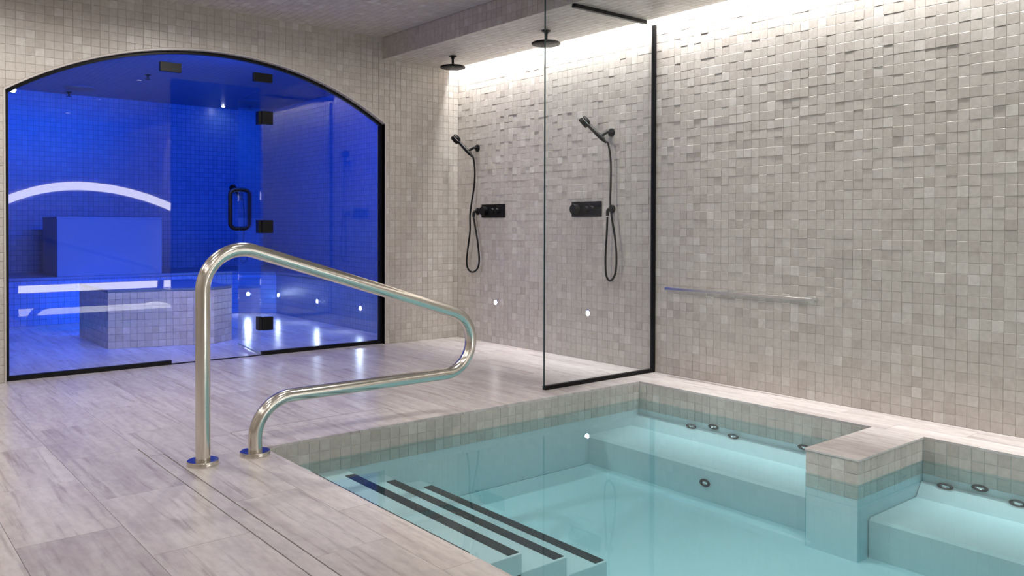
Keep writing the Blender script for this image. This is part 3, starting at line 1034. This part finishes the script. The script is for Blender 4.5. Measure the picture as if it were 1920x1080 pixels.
# ---- hand showers
def hand_shower(yh, zh, hose, label, ysgn=1, xw=0.0, rot=None, zv=1.118, yv=None, group='black hand showers', elbow=True):
    """holder on the wall at (xw, yh, zh); the wand points along +y and up; rot maps the local frame elsewhere"""
    t = tag(empty('hand_shower', (xw, yh, zh) if rot is None else rot(Vector((xw, yh, zh)))), label, 'hand shower', group)
    R_ = rot or (lambda v: v)
    def B(q, name, mat, par=t, smooth=True):
        q.v = [tuple(R_(Vector(v))) for v in q.v]
        return q.build(name, mat, par, smooth=smooth)
    B(MB().lathe([(0.031, 0.0), (0.031, 0.008), (0.027, 0.012), (0.012, 0.014)], (xw, yh, zh), (-1, 0, 0), 28), 'flange', M_BLACK)
    base = Vector((xw - 0.070, yh + 0.006, zh - 0.062))
    head = Vector((xw - 0.125, yh + 0.148, zh + 0.082))
    d = (head - base).normalized()
    B(MB().tube([(xw - 0.01, yh, zh), (xw - 0.045, yh, zh), tuple(base + d * 0.045)], [0.011, 0.010, 0.012], 16), 'holder', M_BLACK)
    w_ = MB().tube([tuple(base - d * 0.02), tuple(base), tuple(base + d * 0.012), tuple(base + d * 0.05), tuple(base + d * 0.10), tuple(base + d * 0.15), tuple(head - d * 0.012)], [0.010, 0.011, 0.016, 0.0175, 0.0155, 0.0145, 0.013], 18)
    wand = B(w_, 'wand', M_BLACK)
    face = Vector((-0.45, 0.62, -0.66)).normalized()
    c = head - face * 0.018
    B(MB().lathe([(0.012, -0.014), (0.031, -0.009), (0.040, 0.0), (0.041, 0.038), (0.037, 0.045), (0.004, 0.046)], c, face, 30), 'spray_head', M_BLACK, wand)
    B(MB().lathe([(0.0418, 0.008), (0.0418, 0.013), (0.041, 0.0135)], c, face, 30), 'chrome_ring', M_CHROME, wand)
    pts = [tuple(base - d * 0.015)] + hose
    B(MB().tube(smooth_path(pts), 0.0075, 10), 'hose', M_BLACK)
    if elbow:
        B(MB().lathe([(0.030, 0.0), (0.030, 0.008), (0.026, 0.012), (0.013, 0.014)], (xw, yv, zv), (-1, 0, 0), 28), 'outlet_flange', M_BLACK)
        B(MB().tube(fillet_path([(xw - 0.01, yv, zv), (xw - 0.05, yv, zv), (xw - 0.05, yv, zv - 0.05)], (0.022,)), 0.0115, 16), 'outlet_elbow', M_BLACK)
    return t

h1 = [(-0.055, -0.303, 1.57), (-0.05, -0.315, 1.46), (-0.05, -0.305, 1.33), (-0.06, -0.285, 1.20), (-0.065, -0.268, 1.08), (-0.06, -0.262, 0.95), (-0.055, -0.225, 0.80),
      (-0.05, -0.200, 0.68), (-0.05, -0.222, 0.615), (-0.05, -0.285, 0.592), (-0.05, -0.355, 0.625), (-0.05, -0.380, 0.70), (-0.05, -0.362, 0.83), (-0.05, -0.330, 0.96), (-0.05, -0.298, 1.065)]
hand_shower(-0.290, 1.667, h1, 'black hand shower with looping hose on the tiled wall by the corner', yv=-0.298)
h2 = [(-0.058, -1.905, 1.58), (-0.05, -1.922, 1.465), (-0.05, -1.924, 1.30), (-0.058, -1.928, 1.15), (-0.055, -1.945, 1.03), (-0.05, -1.966, 0.92), (-0.05, -1.982, 0.78),
      (-0.05, -1.972, 0.66), (-0.05, -1.925, 0.605), (-0.05, -1.884, 0.64), (-0.05, -1.875, 0.76), (-0.05, -1.885, 0.92), (-0.05, -1.893, 1.06)]
hand_shower(-1.884, 1.667, h2, 'black hand shower with looping hose behind the glass screen', yv=-1.893)

def valve(y0, y1, label, kside):
    t = tag(empty('shower_valve', (-0.004, (y0 + y1) / 2, 1.12)), label, 'valve', 'black rectangular shower valves')
    MB().box((-0.002, y0, 1.063), (-0.014, y1, 1.176), bev=0.003).build('plate', M_BLACK, t)
    ya = max(y0, y1)
    for k, (yy, r, l) in enumerate(((ya - 0.055, 0.038, 0.050), (ya - 0.165, 0.022, 0.034), (ya - 0.225, 0.022, 0.034))):
        MB().lathe([(r, 0.012), (r, l), (r * 0.92, l + 0.003), (r * 0.3, l + 0.003)], (0, yy, 1.12), (-1, 0, 0), 28).build('knob', M_BLACK, t, smooth=True)
valve(-0.675, -0.362, 'black rectangular shower valve plate on the tiled wall near the corner', 1)
valve(-1.791, -1.482, 'black rectangular shower valve plate seen through the glass screen', 1)

# hand shower inside the steam room, on its far wall
def to_back(v):
    v = Vector(v)
    return Vector((-0.30 + (v.y + 0.290) * -1.0, ST_Y1 + v.x, v.z - 0.29))
h3 = [(-0.055, -0.303, 1.55), (-0.05, -0.315, 1.40), (-0.05, -0.31, 1.2), (-0.05, -0.29, 0.98), (-0.05, -0.27, 0.86), (-0.05, -0.30, 0.80), (-0.05, -0.35, 0.86), (-0.05, -0.34, 1.0)]
hand_shower(-0.290, 1.667, h3, 'black hand shower inside the steam room seen past the door handle', rot=to_back, elbow=False)

# ---- towel bar on the right wall
t = tag(empty('towel_bar', (-0.03, -2.96, 0.576)), 'slim flat polished metal bar on the tiled wall above the pool', 'bar')
MB().box((-0.052, -2.421, 0.571), (-0.040, -3.497, 0.589), bev=0.002).build('bar', M_CHROME, t)
for ya, yb in ((-2.421, -2.439), (-3.479, -3.497)):
    MB().box((-0.042, ya, 0.571), (-0.001, yb, 0.589), bev=0.002).build('bracket', M_CHROME, t)

# ---- handrail
RY = -2.5585
rail = tag(empty('pool_handrail', (-3.04, RY, 0)), 'polished steel looped handrail leaning out over the pool steps', 'handrail')
zs = lambda x_: 0.882 + 0.229 * 0.0 - 0.3142 * (x_ + 2.921)
apx = -2.921 + (0.882 - 0.239) / 0.3142
path = fillet_path([(-3.150, RY, 0.004), (-3.150, RY, zs(-3.150)), (apx, RY, 0.239), (-2.926, RY, 0.239), (-2.926, RY, 0.004)], (0.17, 0.161, 0.17), 20)
MB().tube(path, 0.0300, 32).build('tube', M_STEEL, rail, smooth=True)
for x_ in (-3.150, -2.926):
    MB().lathe([(0.064, 0.0), (0.064, 0.016), (0.062, 0.0195), (0.0585, 0.020), (0.0305, 0.018), (0.0305, 0.017)], (x_, RY, 0.0), (0, 0, 1), 48).build('base_plate', M_STEEL, rail, smooth=True)

# ---- glowing bands on the far end wall behind the camera (mirrored in the fixed pane)
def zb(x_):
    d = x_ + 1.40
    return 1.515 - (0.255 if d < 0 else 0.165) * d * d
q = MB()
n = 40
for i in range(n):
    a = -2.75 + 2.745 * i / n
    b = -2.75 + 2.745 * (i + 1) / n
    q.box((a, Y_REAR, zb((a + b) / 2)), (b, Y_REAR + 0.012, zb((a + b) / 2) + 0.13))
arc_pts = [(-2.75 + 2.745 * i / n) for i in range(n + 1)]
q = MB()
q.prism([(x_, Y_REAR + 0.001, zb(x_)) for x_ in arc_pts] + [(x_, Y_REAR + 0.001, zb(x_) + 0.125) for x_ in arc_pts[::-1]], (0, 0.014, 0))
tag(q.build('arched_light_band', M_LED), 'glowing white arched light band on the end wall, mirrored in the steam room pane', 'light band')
step = tag(empty('lit_plinth', (-1.2, Y_REAR + 0.16, 0)), 'low plinth with a glowing front edge at the far end of the pool', 'plinth')
MB().box((-2.27, Y_REAR + 0.002, 0.0), (-0.004, Y_REAR + 0.31, 0.15)).build('body', M_TRIM, step)
MB().box((-2.26, Y_REAR + 0.311, 0.004), (-0.006, Y_REAR + 0.318, 0.108)).build('light_strip', M_LED, step)

# ---- ceiling downlights of the main room
for k, (x_, y_) in enumerate(DOWNLIGHTS):
    t = tag(empty('ceiling_downlight', (x_, y_, H1)), ('small round recessed downlight in the ceiling above the pool' if k < len(POOL_LIGHTS) else 'small round recessed downlight in the ceiling before the arched wall' if y_ > -2 else 'small round recessed downlight in the ceiling above the deck'), 'light', 'recessed ceiling downlights')
    MB().lathe([(0.048, -0.001), (0.048, 0.004), (0.040, 0.006), (0.034, 0.002)], (x_, y_, H1), (0, 0, -1), 28).build('trim_ring', M_BLACK, t, smooth=True)
    MB().lathe([(0.033, 0.0), (0.033, 0.0025), (0.02, 0.003)], (x_, y_, H1), (0, 0, -1), 24).build('lens', M_LENS, t, smooth=True)
    l = lamp('downlight_lamp', 'SPOT', (0, 0, 0), (0, 0, -1), (POOL_W if k < len(POOL_LIGHTS) else DOWN_W * (2.75 if y_ > -2 else 0.95)), WARM,
             spot_size=math.radians(64 if k < len(POOL_LIGHTS) else 172), spot_blend=0.5 if k < len(POOL_LIGHTS) else 0.35, shadow_soft_size=0.035)
    l.parent = t
    l.location = (0, 0, -0.012)
# cove LED profile
tag(MB().box((-0.085, -0.01, 2.508), (-0.056, Y_REAR + 0.01, 2.513)).build('cove_light_strip', M_COVE), 'hidden white strip light in the slot above the tiled wall', 'light')
